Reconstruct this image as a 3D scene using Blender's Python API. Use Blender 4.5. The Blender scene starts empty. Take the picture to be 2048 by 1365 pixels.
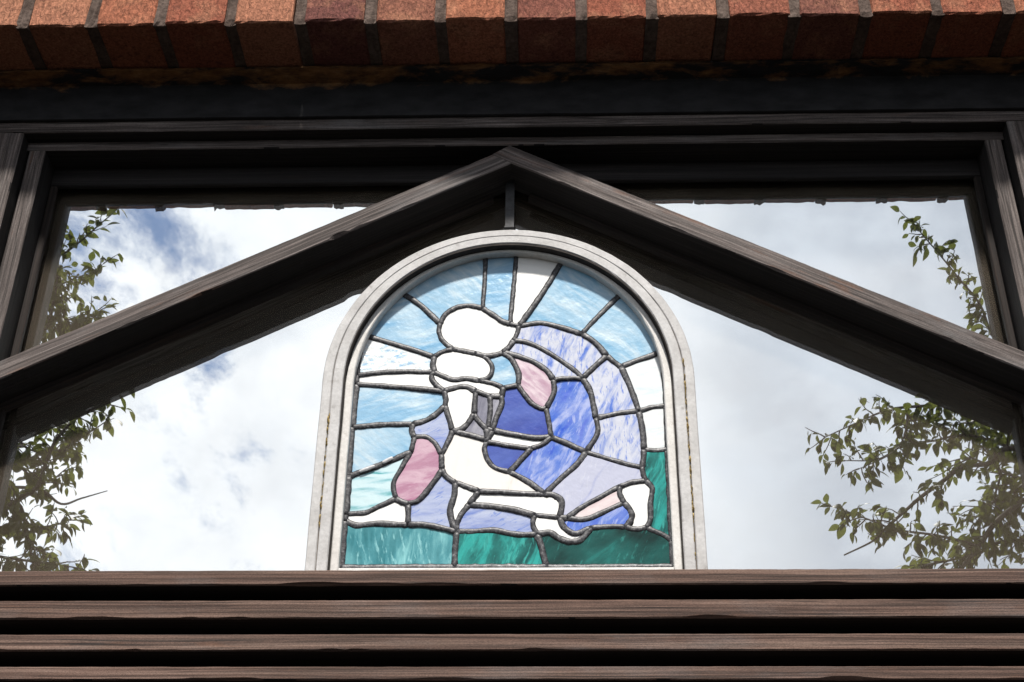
import bpy, bmesh, math, random
from mathutils import Vector, Matrix, noise as mnoise
from mathutils.geometry import delaunay_2d_cdt
random.seed(7)
S = bpy.context.scene
COL = S.collection
rad = math.radians

# ------------------------------------------------------------------ camera
CAM = Vector((0.0489, -1.3094, 1.6))
PITCH, YAW, ROLL, FPX = rad(32.735), rad(-2.029), rad(0.668), 2844.0
FWD = Vector((math.sin(YAW)*math.cos(PITCH), math.cos(YAW)*math.cos(PITCH), math.sin(PITCH)))
_r = Vector((math.cos(YAW), -math.sin(YAW), 0)); _u = _r.cross(FWD)
RGT = math.cos(ROLL)*_r + math.sin(ROLL)*_u
UP = -math.sin(ROLL)*_r + math.cos(ROLL)*_u
cd = bpy.data.cameras.new('camera'); cam = bpy.data.objects.new('camera', cd); COL.objects.link(cam)
cd.sensor_width = 36; cd.lens = FPX*36/2048; cd.clip_start = 0.02; cd.clip_end = 3000
cam.matrix_world = Matrix((( RGT.x, UP.x, -FWD.x, CAM.x), (RGT.y, UP.y, -FWD.y, CAM.y), (RGT.z, UP.z, -FWD.z, CAM.z), (0, 0, 0, 1)))
S.camera = cam

# ------------------------------------------------------------------ world, sun, exposure
SUN_EL, SUN_AZ = rad(53), rad(2)          # sun stands in front of the wall (towards -y)
SDIR = Vector((math.sin(SUN_AZ)*math.cos(SUN_EL), -math.cos(SUN_AZ)*math.cos(SUN_EL), math.sin(SUN_EL)))
W = bpy.data.worlds.new('World'); S.world = W; W.use_nodes = True
def build_world():
    nt = W.node_tree; nt.nodes.clear(); N = nt.nodes.new; L = nt.links.new
    out = N('ShaderNodeOutputWorld'); bg = N('ShaderNodeBackground'); L(bg.outputs[0], out.inputs[0])
    bg.inputs['Strength'].default_value = 0.078
    sky = N('ShaderNodeTexSky'); sky.sky_type = 'NISHITA'; sky.sun_disc = False
    sky.dust_density = .3; sky.ozone_density = 2.0; sky.sun_elevation = SUN_EL; sky.sun_rotation = math.pi - SUN_AZ
    tc = N('ShaderNodeTexCoord')
    sep = N('ShaderNodeSeparateXYZ'); L(tc.outputs['Generated'], sep.inputs[0])
    def math_(op, a, b=None, c=None, clamp=False):
        m = N('ShaderNodeMath'); m.operation = op; m.use_clamp = clamp
        for i, v in enumerate((a, b, c)):
            if v is None: continue
            if isinstance(v, (int, float)): m.inputs[i].default_value = v
            else: L(v, m.inputs[i])
        return m.outputs[0]
    def nz(scale, detail, rough, dist=0.0, off=(0, 0, 0), sc=(1, 1, 1)):
        mp = N('ShaderNodeMapping'); mp.inputs['Location'].default_value = off; mp.inputs['Scale'].default_value = sc
        L(tc.outputs['Generated'], mp.inputs[0])
        n = N('ShaderNodeTexNoise'); n.inputs['Scale'].default_value = scale; n.inputs['Detail'].default_value = detail
        n.inputs['Roughness'].default_value = rough; n.inputs['Distortion'].default_value = dist
        L(mp.outputs[0], n.inputs['Vector']); return n.outputs['Fac']
    def mrange(v, a, b, c, d, smooth=True):
        m = N('ShaderNodeMapRange'); m.interpolation_type = 'SMOOTHSTEP' if smooth else 'LINEAR'
        L(v, m.inputs['Value'])
        for k, x in zip(('From Min', 'From Max', 'To Min', 'To Max'), (a, b, c, d)): m.inputs[k].default_value = x
        return m.outputs[0]
    def mix(f, a, b):
        m = N('ShaderNodeMix'); m.data_type = 'RGBA'
        if isinstance(f, (int, float)): m.inputs[0].default_value = f
        else: L(f, m.inputs[0])
        for i, v in ((6, a), (7, b)):
            if isinstance(v, tuple): m.inputs[i].default_value = (*v, 1)
            else: L(v, m.inputs[i])
        return m.outputs[2]
    # broken cumulus: coverage thinner on the -x side, a grey bank on the +x side
    big = nz(4.2, 10, 0.64, 0.35, CLOUD_OFF, (1, 1, 1.25))
    cover_bias = mrange(sep.outputs['X'], -0.30, -0.11, -0.022, 0.16)
    cov = mrange(math_('ADD', big, cover_bias), 0.40, 0.515, 0.0, 1.0)
    body = nz(3.4, 7, 0.55, 0.2, (5.3, 1.7, 2.2), (1, 1, 1.5))
    bank = mrange(math_('ADD', sep.outputs['X'], math_('MULTIPLY', math_('SUBTRACT', body, 0.5), 0.55)), 0.02, 0.21, 0.0, 1.0)
    lit = mix(mrange(body, 0.30, 0.52, 0.0, 1.0), (7.8, 8.1, 8.8), (11.8, 11.9, 12.2))
    grey = mix(mrange(body, 0.36, 0.62, 0.0, 1.0), (4.5, 4.9, 5.7), (8.4, 8.8, 9.6))
    puff = nz(11, 6, 0.6, 0.3, (2.7, 4.1, 8.3), (1, 1, 1.6))
    cloud = mix(bank, lit, grey)
    cloud = mix(mrange(puff, 0.42, 0.66, 0.0, 0.30), cloud, mix(bank, (8.4, 8.7, 9.3), (5.2, 5.6, 6.4)))
    col = mix(cov, sky.outputs[0], cloud)
    L(col, bg.inputs['Color'])
CLOUD_OFF = (3.18, .45, 1.985)
build_world()
sl = bpy.data.lights.new('sun', 'SUN'); sl.energy = 5.0; sl.angle = rad(4.0); sl.color = (1.0, 0.95, 0.88)
sun = bpy.data.objects.new('sun', sl); COL.objects.link(sun); sun.location = SDIR*30
sun.rotation_euler = (-SDIR).to_track_quat('-Z', 'Y').to_euler()
S.view_settings.view_transform = 'Standard'; S.view_settings.look = 'None'
S.view_settings.exposure = 0.55; S.view_settings.gamma = 1.0; S.view_settings.use_curve_mapping = False
S.cycles.use_denoising = True
S.cycles.caustics_reflective = False; S.cycles.caustics_refractive = False
S.cycles.max_bounces = 10; S.cycles.transparent_max_bounces = 12

# ------------------------------------------------------------------ measuring: a photo point on a plane of known depth
def ray(px, py): return (px-1024)*RGT + (682.5-py)*UP + FPX*FWD
def at(px, py, y):
    v = ray(px, py); return CAM + v*((y-CAM.y)/v.y)

# ------------------------------------------------------------------ helpers
def tag(o, label=None, cat=None, group=None, kind=None):
    if label: o['label'] = label
    if cat: o['category'] = cat
    if group: o['group'] = group
    if kind: o['kind'] = kind
    return o
def empty(name, loc=(0, 0, 0)):
    o = bpy.data.objects.new(name, None); COL.objects.link(o); o.location = loc; o.empty_display_size = 0.1; return o
def link(name, me, parent=None, mat=None):
    o = bpy.data.objects.new(name, me); COL.objects.link(o)
    if mat and not me.materials: me.materials.append(mat)
    if parent is not None:
        o.parent = parent
        o.matrix_parent_inverse = Matrix.Translation(-parent.location)
    return o
def mesh(name, verts, faces, smooth=False):
    me = bpy.data.meshes.new(name); me.from_pydata([tuple(v) for v in verts], [], faces); me.update()
    bm = bmesh.new(); bm.from_mesh(me); bmesh.ops.recalc_face_normals(bm, faces=bm.faces); bm.to_mesh(me); bm.free()
    if smooth:
        for p in me.polygons: p.use_smooth = True
    return me
def n1(x, s=1.0, seed=0.0): return mnoise.noise(Vector((x*s, seed*7.31, seed*3.17)))

# ---- node material helper
class NM:
    def __init__(s, name):
        s.m = bpy.data.materials.new(name); s.m.use_nodes = True; s.nt = s.m.node_tree
        s.b = s.nt.nodes['Principled BSDF']; s.tc = s.nt.nodes.new('ShaderNodeTexCoord'); s._oi = None
    def N(s, t): return s.nt.nodes.new(t)
    def L(s, a, b): s.nt.links.new(a, b)
    def rnd(s):
        if not s._oi: s._oi = s.N('ShaderNodeObjectInfo')
        return s._oi.outputs['Random']
    def set(s, i, v):
        if isinstance(v, (int, float)): i.default_value = v
        elif isinstance(v, tuple): i.default_value = (*v, 1) if len(v) == 3 and len(i.default_value) == 4 else v
        else: s.L(v, i)
    def math(s, op, a, b=0.0, clamp=False):
        m = s.N('ShaderNodeMath'); m.operation = op; m.use_clamp = clamp; s.set(m.inputs[0], a); s.set(m.inputs[1], b); return m.outputs[0]
    def coords(s, scale=(1, 1, 1), rot=(0, 0, 0), rnd=True, src='Object', warp=None):
        v = s.tc.outputs[src]
        if rnd:
            cb = s.N('ShaderNodeCombineXYZ'); r = s.rnd()
            s.L(s.math('MULTIPLY', r, 31.7), cb.inputs[0]); s.L(s.math('MULTIPLY', r, 17.3), cb.inputs[1]); s.L(s.math('MULTIPLY', r, 53.1), cb.inputs[2])
            a = s.N('ShaderNodeVectorMath'); a.operation = 'ADD'; s.L(v, a.inputs[0]); s.L(cb.outputs[0], a.inputs[1]); v = a.outputs[0]
        if warp:      # (noise scale, amount)
            wn = s.N('ShaderNodeTexNoise'); wn.inputs['Scale'].default_value = warp[0]; wn.inputs['Detail'].default_value = 2; s.L(v, wn.inputs['Vector'])
            sb = s.N('ShaderNodeVectorMath'); sb.operation = 'SUBTRACT'; s.L(wn.outputs['Color'], sb.inputs[0]); sb.inputs[1].default_value = (.5, .5, .5)
            sc = s.N('ShaderNodeVectorMath'); sc.operation = 'SCALE'; s.L(sb.outputs[0], sc.inputs[0]); sc.inputs['Scale'].default_value = warp[1]
            a = s.N('ShaderNodeVectorMath'); a.operation = 'ADD'; s.L(v, a.inputs[0]); s.L(sc.outputs[0], a.inputs[1]); v = a.outputs[0]
        if any(rot):
            mr = s.N('ShaderNodeMapping'); mr.inputs['Rotation'].default_value = rot; s.L(v, mr.inputs[0]); v = mr.outputs[0]
        mp = s.N('ShaderNodeMapping'); mp.inputs['Scale'].default_value = scale
        s.L(v, mp.inputs[0]); return mp.outputs[0]
    def noise(s, vec, scale, detail=4, rough=.55, dist=0.0):
        n = s.N('ShaderNodeTexNoise'); s.L(vec, n.inputs['Vector'])
        n.inputs['Scale'].default_value = scale; n.inputs['Detail'].default_value = detail
        n.inputs['Roughness'].default_value = rough; n.inputs['Distortion'].default_value = dist; return n.outputs['Fac']
    def rng(s, v, a, b, c=0.0, d=1.0):
        m = s.N('ShaderNodeMapRange'); s.L(v, m.inputs['Value'])
        for k, x in zip(('From Min', 'From Max', 'To Min', 'To Max'), (a, b, c, d)): m.inputs[k].default_value = x
        return m.outputs[0]
    def mix(s, f, a, b, blend='MIX'):
        m = s.N('ShaderNodeMix'); m.data_type = 'RGBA'; m.blend_type = blend
        s.set(m.inputs[0], f); s.set(m.inputs[6], a); s.set(m.inputs[7], b); return m.outputs[2]
    def ramp(s, f, stops):
        r = s.N('ShaderNodeValToRGB'); s.L(f, r.inputs[0]); e = r.color_ramp.elements
        while len(e) < len(stops): e.new(0.5)
        for k, (p, c) in zip(e, stops): k.position = p; k.color = (*c, 1)
        return r.outputs[0]
    def bump(s, h, strength, dist, prev=None):
        b = s.N('ShaderNodeBump'); b.inputs['Strength'].default_value = strength; b.inputs['Distance'].default_value = dist
        s.L(h, b.inputs['Height'])
        if prev is not None: s.L(prev, b.inputs['Normal'])
        return b.outputs[0]
    def done(s, col, rough=.7, normal=None, gain=1.0, **kw):
        if gain != 1.0: col = s.mix(1.0, col, (gain, gain, gain), 'MULTIPLY')
        s.set(s.b.inputs['Base Color'], col); s.set(s.b.inputs['Roughness'], rough)
        if normal is not None: s.L(normal, s.b.inputs['Normal'])
        for k, v in kw.items(): s.set(s.b.inputs[k.replace('_', ' ')], v)
        return s.m

def mat_wood(name, dark, mid, light, rust=.5, weather=.5, wave=.010, spec=.25):
    k = NM(name)
    v = k.coords((1.1, 120, 120), warp=(4.0, wave))
    vf = k.coords((3.0, 330, 330), warp=(6.0, wave*.6))
    g = k.noise(v, 2.4, 5, .60); f = k.noise(vf, 1.4, 4, .65)
    p = k.noise(k.coords((6, 20, 20)), 1.3, 5, .6)
    col = k.ramp(g, [(0.32, dark), (0.50, mid), (0.68, light)])
    col = k.mix(1.0, col, k.rng(f, .40, .60, .48, 1.30), 'MULTIPLY')
    if weather: col = k.mix(k.rng(p, .54, .72, 0, weather), col, (.165, .160, .162))
    q = k.noise(k.coords((4, 34, 34)), 2.1, 5, .65)
    col = k.mix(k.rng(q, .61, .72, 0, rust), col, (.16, .070, .036))
    crack = k.noise(k.coords((1.6, 260, 260), warp=(5.0, wave)), 1.6, 2, .5)
    col = k.mix(k.rng(crack, .30, .36, .75, 0), col, (.012, .009, .008))
    grain = k.noise(k.coords((700, 1100, 1100)), 1.0, 2, .6)
    col = k.mix(1.0, col, k.rng(grain, .3, .7, .74, 1.26), 'MULTIPLY')
    nb = k.bump(f, .6, .0007); nb = k.bump(g, .35, .0008, nb); nb = k.bump(grain, .5, .0004, nb)
    return k.done(col, .8, nb, .86, Specular_IOR_Level=spec)

def mat_brick():
    k = NM('brick_clay')
    r = k.rnd()
    base = k.ramp(r, [(0.0, (.36, .135, .076)), (.22, (.28, .090, .054)), (.45, (.40, .18, .108)), (.62, (.32, .112, .066)), (.8, (.15, .058, .050)), (1.0, (.41, .168, .092))])
    v = k.coords((1, 1, 1))
    blot = k.noise(v, 26, 5, .6)
    col = k.mix(k.rng(blot, .50, .68, 0, .55), base, (.40, .19, .11))
    col = k.mix(k.rng(k.noise(v, 60, 4, .6), .58, .70, 0, .55), col, (.10, .04, .03))
    tex = k.noise(k.coords((1, 1, .45)), 330, 4, .7, .6)
    col = k.mix(1.0, col, k.rng(tex, .32, .68, .50, 1.50), 'MULTIPLY')
    nb = k.bump(tex, 1.0, .0034); nb = k.bump(k.noise(v, 90, 3, .6), .6, .0028, nb)
    return k.done(col, .92, nb, .80, Specular_IOR_Level=.15)
def mat_mortar():
    k = NM('mortar_sand')
    v = k.coords((1, 1, 1), rnd=False)
    n = k.noise(v, 160, 5, .7); b = k.noise(v, 30, 4, .6)
    col = k.ramp(b, [(.3, (.105, .074, .060)), (.7, (.20, .150, .126))])
    col = k.mix(1.0, col, k.rng(n, .3, .7, .55, 1.35), 'MULTIPLY')
    nb = k.bump(n, 1.0, .003); return k.done(col, .95, nb, .62, Specular_IOR_Level=.1)
def mat_lintel():
    k = NM('rusted_steel')
    v = k.coords((.45, 1, 1), rnd=False)
    n = k.noise(v, 38, 6, .65, .3)
    sx = k.N('ShaderNodeSeparateXYZ'); k.L(k.tc.outputs['Object'], sx.inputs[0])
    edge = k.rng(sx.outputs[2], 2.735, 2.757, -.22, .16)
    m = k.rng(k.math('ADD', n, edge), .60, .74, 0, 1)
    rustc = k.ramp(k.noise(v, 120, 4, .7), [(.3, (.10, .045, .02)), (.55, (.24, .12, .05)), (.75, (.30, .19, .10))])
    blk = k.ramp(k.noise(v, 70, 4, .6), [(.3, (.010, .010, .011)), (.7, (.026, .026, .028))])
    nb = k.bump(n, .7, .002); return k.done(k.mix(m, blk, rustc), .85, nb, Specular_IOR_Level=.2)
def mat_front_glass():
    k = NM('clear_float_glass'); nt = k.nt; nt.nodes.remove(k.b)
    out = next(n for n in nt.nodes if n.type == 'OUTPUT_MATERIAL')
    tr = k.N('ShaderNodeBsdfTransparent'); tr.inputs[0].default_value = (.97, .985, .98, 1)
    gl = k.N('ShaderNodeBsdfGlossy'); gl.inputs['Roughness'].default_value = 0.0; gl.inputs[0].default_value = (1, 1, 1, 1)
    m1 = k.N('ShaderNodeMixShader'); m1.inputs[0].default_value = .03; k.L(tr.outputs[0], m1.inputs[1]); k.L(gl.outputs[0], m1.inputs[2])
    du = k.N('ShaderNodeBsdfDiffuse'); du.inputs[0].default_value = (.52, .43, .33, 1)
    v = k.coords((1, 1, 1), rnd=False)
    film = k.rng(k.noise(v, 9, 4, .6), .3, .7, .045, .09)
    vo = k.N('ShaderNodeTexVoronoi'); vo.inputs['Scale'].default_value = 95; k.L(v, vo.inputs['Vector'])
    sp = k.math('LESS_THAN', vo.outputs['Distance'], .08)
    sp = k.math('MULTIPLY', sp, k.rng(k.noise(v, 14, 3, .6), .58, .72, 0, .16))
    sp = k.math('MULTIPLY', sp, 1.0, True)
    dust = k.math('MAXIMUM', film, sp)
    m2 = k.N('ShaderNodeMixShader'); k.L(dust, m2.inputs[0]); k.L(m1.outputs[0], m2.inputs[1]); k.L(du.outputs[0], m2.inputs[2])
    k.L(m2.outputs[0], out.inputs[0]); return k.m
def mat_rear_glass():
    k = NM('coated_mirror_glass'); nt = k.nt; nt.nodes.remove(k.b)
    out = next(n for n in nt.nodes if n.type == 'OUTPUT_MATERIAL')
    gl = k.N('ShaderNodeBsdfGlossy'); gl.inputs['Roughness'].default_value = 0.0; gl.inputs[0].default_value = (.97, .98, 1, 1)
    du = k.N('ShaderNodeBsdfDiffuse'); du.inputs[0].default_value = (.02, .02, .02, 1)
    m = k.N('ShaderNodeMixShader'); m.inputs[0].default_value = .90; k.L(du.outputs[0], m.inputs[1]); k.L(gl.outputs[0], m.inputs[2])
    wv = k.noise(k.coords((1, 1, 1), rnd=False), 5, 1, .4)
    nb = k.bump(wv, .04, .0008); k.L(nb, gl.inputs['Normal'])
    k.L(m.outputs[0], out.inputs[0]); return k.m
def mat_art_glass(name, cols, ang=0.0, stretch=7.0, scale=60, contrast=(.34, .66), fleck=None, bumpy=.25, warp=.02, gain=.74):
    """streaky opalescent sheet glass: colours swirled along one direction in the sheet (x-z plane)"""
    k = NM(name)
    v = k.coords((scale/stretch, scale, scale), (0, ang, 0), True, 'Object', (14.0, warp))
    n = k.noise(v, 1.0, 5, .62, .4)
    a, b = contrast
    st = [(a + (b-a)*i/(len(cols)-1), c) for i, c in enumerate(cols)]
    col = k.ramp(n, st)
    soft = k.noise(k.coords((1, 1, 1)), 18, 3, .5)
    col = k.mix(k.rng(soft, .42, .68, 0, .45), col, cols[-1])
    if fleck:
        fl = k.noise(k.coords((scale*.5, scale*3.2, scale*3.2), (0, ang+.35, 0), True, 'Object', (30, .012)), 1.0, 4, .6)
        col = k.mix(k.rng(fl, .57, .66, 0, .8), col, fleck)
    h = k.noise(k.coords((1, 1, 1)), 130, 3, .5)
    nb = k.bump(h, bumpy, .0016)
    return k.done(col, .22, nb, gain, Specular_IOR_Level=.2, Transmission_Weight=0.0)
def mat_lead():
    k = NM('patinated_lead'); v = k.coords((1, 1, 1))
    n = k.noise(v, 300, 4, .65); b = k.noise(v, 90, 3, .6)
    col = k.ramp(n, [(.30, (.010, .010, .012)), (.50, (.030, .030, .034)), (.62, (.075, .075, .08)), (.76, (.21, .21, .22))])
    nb = k.bump(n, .5, .0006); nb = k.bump(b, .3, .0008, nb)
    return k.done(col, .42, nb, Metallic=.1, Specular_IOR_Level=.3)
def mat_paint(name, c1, c2, spot=None):
    k = NM(name); v = k.coords((1, 1, 1), rnd=False)
    b = k.noise(v, 22, 5, .65); n = k.noise(v, 260, 4, .7)
    col = k.mix(k.rng(b, .35, .65), c1, c2)
    col = k.mix(1.0, col, k.rng(n, .3, .7, .86, 1.1), 'MULTIPLY')
    if spot: col = k.mix(k.rng(k.noise(v, 75, 5, .7), .60, .70, 0, .7), col, spot)
    nb = k.bump(n, .5, .0006); return k.done(col, .62, nb, .76, Specular_IOR_Level=.3)
def mat_simple(name, c1, c2, scale=40, rough=.8, bumpd=.001):
    k = NM(name); v = k.coords((1, 1, 1)); n = k.noise(v, scale, 5, .6)
    return k.done(k.mix(k.rng(n, .3, .7), c1, c2), rough, k.bump(n, .6, bumpd), Specular_IOR_Level=.25)
def mat_leaf():
    k = NM('leaf_green'); r = k.rnd()
    geo = k.N('ShaderNodeNewGeometry')
    n = k.noise(k.coords((1, 1, 1)), 60, 3, .6)
    base = k.ramp(r, [(0, (.030, .045, .014)), (.4, (.055, .066, .020)), (.75, (.080, .088, .026)), (1, (.14, .125, .045))])
    col = k.mix(k.rng(n, .3, .7, 0, .5), base, (.05, .055, .02))
    k.done(col, .6, None, .70, Specular_IOR_Level=.2)
    out = next(x for x in k.nt.nodes if x.type == 'OUTPUT_MATERIAL')
    tl = k.N('ShaderNodeBsdfTranslucent'); tl.inputs[0].default_value = (.13, .15, .030, 1)
    m = k.N('ShaderNodeMixShader'); m.inputs[0].default_value = .36
    k.L(k.b.outputs[0], m.inputs[1]); k.L(tl.outputs[0], m.inputs[2]); k.L(m.outputs[0], out.inputs[0]); return k.m

M = {}
M['wood'] = mat_wood('weathered_dark_timber', (.048, .039, .036), (.100, .082, .076), (.165, .142, .134), .5, .55, .016)
M['wood_slat'] = mat_wood('weathered_brown_timber', (.056, .032, .024), (.100, .061, .047), (.150, .100, .079), .35, .25, .006)
M['bead'] = mat_wood('stained_bead_timber', (.012, .009, .008), (.018, .013, .011), (.028, .019, .016), .12, 0, .008)
M['shade_wood'] = mat_wood('shade_dark_timber', (.010, .009, .009), (.015, .013, .013), (.022, .019, .018), .05, 0, .008)  # near-black copy of the timber with the shade put into its colour
M['brick'] = mat_brick(); M['mortar'] = mat_mortar(); M['lintel'] = mat_lintel()
M['front'] = mat_front_glass(); M['rear'] = mat_rear_glass(); M['lead'] = mat_lead()
M['ring'] = mat_paint('weathered_white_paint', (.42, .41, .405), (.55, .545, .545), (.27, .255, .245))
M['ring2'] = mat_paint('cleaner_white_paint', (.62, .60, .575), (.72, .71, .69), (.46, .43, .40))
M['gap'] = mat_simple('dirty_joint', (.05, .032, .022), (.12, .09, .06), 200)
M['shade_lining'] = mat_simple('black_shade_lining', (.012, .010, .009), (.035, .028, .024), 150)  # dark colour standing in for the shade under the arch moulding
M['lichen'] = mat_simple('yellow_lichen', (.26, .18, .06), (.42, .32, .14), 300, .95, .002)
M['zinc'] = mat_simple('grey_zinc', (.016, .016, .018), (.050, .052, .056), 120, .5)
M['bark'] = mat_simple('tree_bark', (.035, .028, .022), (.085, .070, .058), 60, .9, .003)
M['leaf'] = mat_leaf()
M['solder'] = mat_simple('bare_solder', (.30, .30, .31), (.52, .52, .53), 160, .4)
WH = (.86, .86, .84)
def tint(cols, f): return [tuple(min(.9, c*f) for c in q) for q in cols]
M['white'] = mat_art_glass('white_opal_glass', [(.66, .66, .655), (.78, .78, .765), (.80, .80, .785)], 1.2, 7, 70, (.22, .46), bumpy=.2, gain=.84)
M['cream'] = mat_art_glass('cream_opal_glass', [(.50, .45, .44), (.76, .72, .68), (.80, .77, .74)], ang=1.5, scale=110, stretch=10, contrast=(.25, .48), bumpy=.06)
M['sky'] = mat_art_glass('sky_blue_glass', [(.14, .36, .59), (.28, .48, .66), (.56, .69, .77)], .25, 5, 75, (.30, .68), bumpy=.4)
M['sky2'] = mat_art_glass('soft_blue_glass', [(.16, .39, .60), (.30, .50, .67), (.58, .70, .77)], -.7, 5, 75, (.30, .68), bumpy=.4)
M['ripple'] = mat_art_glass('rippled_blue_glass', [(.13, .38, .66), (.55, .70, .80), (.84, .86, .87)], .15, 2.0, 190, (.36, .52), bumpy=1.0)
M['pale'] = mat_art_glass('pale_white_blue_glass', [(.46, .63, .74), (.68, .76, .80), (.78, .81, .82)], .1, 8, 110, (.25, .5), gain=.72)
M['seafoam'] = mat_art_glass('blue_green_streaked_glass', [(.06, .33, .35), (.34, .57, .64), (.56, .72, .76)], .12, 9, 110, (.34, .52))
M['lilac'] = mat_art_glass('lilac_glass', [(.14, .21, .52), (.31, .365, .59), (.44, .49, .64)], .2, 9, 110, (.28, .60), fleck=(.12, .20, .55))
M['wisp'] = mat_art_glass('pale_lilac_wispy_glass', [(.065, .16, .58), (.38, .435, .645), (.58, .605, .695)], 1.25, 5, 120, (.36, .54), fleck=(.075, .17, .60))
M['cloak'] = mat_art_glass('faded_lilac_glass', [(.13, .19, .55), (.39, .42, .60), (.50, .52, .65)], 1.05, 8, 110, (.30, .48), fleck=(.58, .60, .70))
M['blue'] = mat_art_glass('cobalt_wispy_glass', [(.022, .085, .54), (.075, .17, .58), (.36, .42, .70)], 1.0, 4, 95, (.38, .64), fleck=(.42, .47, .72))
M['deep'] = mat_art_glass('deep_blue_glass', [(.030, .048, .29), (.052, .085, .38), (.14, .21, .54)], .4, 2, 40, (.38, .74))
M['pink'] = mat_art_glass('dusty_pink_glass', [(.32, .11, .20), (.43, .22, .32), (.58, .40, .48)], .3, 4, 70, (.32, .62))
M['petal'] = mat_art_glass('pale_pink_streaked_glass', [(.38, .21, .30), (.47, .31, .40), (.68, .57, .62)], -.75, 9, 130, (.34, .62))
M['blush'] = mat_art_glass('blush_glass', [(.62, .48, .49), (.72, .63, .64), (.80, .76, .75)], .5, 6, 80, (.3, .6))
M['smoke'] = mat_art_glass('grey_smoky_glass', [(.13, .13, .18), (.24, .24, .30), (.46, .46, .50)], 1.3, 5, 90, (.3, .66))
M['teal'] = mat_art_glass('teal_glass', [(.018, .115, .135), (.042, .18, .21), (.15, .36, .38)], 1.45, 5, 90, (.32, .66), fleck=(.20, .42, .44), gain=1.0)
M['green'] = mat_art_glass('sea_green_glass', [(.004, .042, .042), (.009, .095, .088), (.028, .33, .30)], 1.15, 7, 80, (.36, .62), fleck=(.05, .38, .34))
M['dgreen'] = mat_art_glass('dark_green_glass', [(.003, .020, .018), (.005, .040, .036), (.022, .21, .19)], .75, 6, 65, (.40, .74), fleck=(.03, .20, .18))

# ------------------------------------------------------------------ the ground
def ground():
    k = NM('dark_paving'); v = k.coords((1, 1, 1), rnd=False); n = k.noise(v, 3, 8, .65)
    m = k.done(k.mix(k.rng(n, .3, .7), (.015, .016, .015), (.025, .025, .023)), .9, k.bump(n, .4, .01))
    o = link('ground', mesh('ground', [(-600, -600, 0), (600, -600, 0), (600, 600, 0), (-600, 600, 0)], [(0, 1, 2, 3)]), None, m)
    tag(o, kind='structure')
ground()

# ------------------------------------------------------------------ timber member along local x, arrises worn and slightly wavy
def member_mesh(name, length, y0, y1, z0, z1, cham=.0012, wear=.0006, seed=0, skew0=0.0, skew1=0.0, chips=(), step=.012):
    """box from x=-length/2..length/2; skew = dx per dz at the ends (plumb cuts)"""
    nseg = max(4, int(length/step)); vs = []; fs = []
    prof = [(y0+cham, z0), (y1-cham, z0), (y1, z0+cham), (y1, z1-cham), (y1-cham, z1), (y0+cham, z1), (y0, z1-cham), (y0, z0+cham)]
    for i in range(nseg+1):
        t = i/nseg
        for j, (y, z) in enumerate(prof):
            x = -length/2 + t*length
            sk = skew0*(1-t)*(z-z0) + skew1*t*(z-z0) if (skew0 or skew1) else 0
            w = wear*(n1(x, 28, seed+j*.37)+.6*n1(x, 95, seed+j*.91))
            dy = dz = 0
            if j in (7, 0): dz = abs(w)*1.3*(1 if j == 7 else .5); dy = (0 if j == 7 else abs(w))
            elif j in (5, 6): dz = -abs(w)*(.5 if j == 5 else 1); dy = abs(w) if j == 5 else 0
            else: dz = w*.3
            for (cx, cw, cdp) in chips:          # broken bits along the lower front arris
                q = abs(x-cx)/cw
                if q < 1 and j in (7, 0): dz += cdp*(1-q*q)*(1 if j == 7 else .15); dy += cdp*.9*(1-q*q)*(1 if j == 0 else 0)
            vs.append((x+sk, y+dy, z+dz))
    m = len(prof)
    for i in range(nseg):
        for j in range(m):
            a = i*m+j; b = i*m+(j+1) % m; fs.append((a, b, b+m, a+m))
    fs.append(tuple(range(m))); fs.append(tuple(range(nseg*m, nseg*m+m)))
    me = mesh(name, vs, fs)
    return me
def paint_shade(o, sides):
    # undersides and reveals painted near-black, shade put into the timber colour
    me = o.data; me.materials.append(M['shade_wood'])
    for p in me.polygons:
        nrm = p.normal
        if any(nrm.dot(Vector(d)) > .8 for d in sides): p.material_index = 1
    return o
def beam(name, parent, mat, x0, x1, y0, y1, z0, z1, seed=0, **kw):
    """horizontal member"""
    o = link(name, member_mesh(name, x1-x0, y0, y1, -(z1-z0)/2, (z1-z0)/2, seed=seed, **kw), parent, mat)
    o.location = ((x0+x1)/2, 0, (z0+z1)/2)
    if mat.name.startswith('weathered'): paint_shade(o, [(0, 0, -1)])
    return o
def post(name, parent, mat, x0, x1, y0, y1, z0, z1, seed=0, **kw):
    """upright member: local x runs up"""
    w = x1-x0
    o = link(name, member_mesh(name, z1-z0, y0, y1, -w/2, w/2, seed=seed, **kw), parent, mat)
    o.location = ((x0+x1)/2, 0, (z0+z1)/2); o.rotation_euler = (0, -math.pi/2, 0)
    if mat.name.startswith('weathered'): paint_shade(o, [(0, 0, 1), (0, 0, -1)])
    return o

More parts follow.
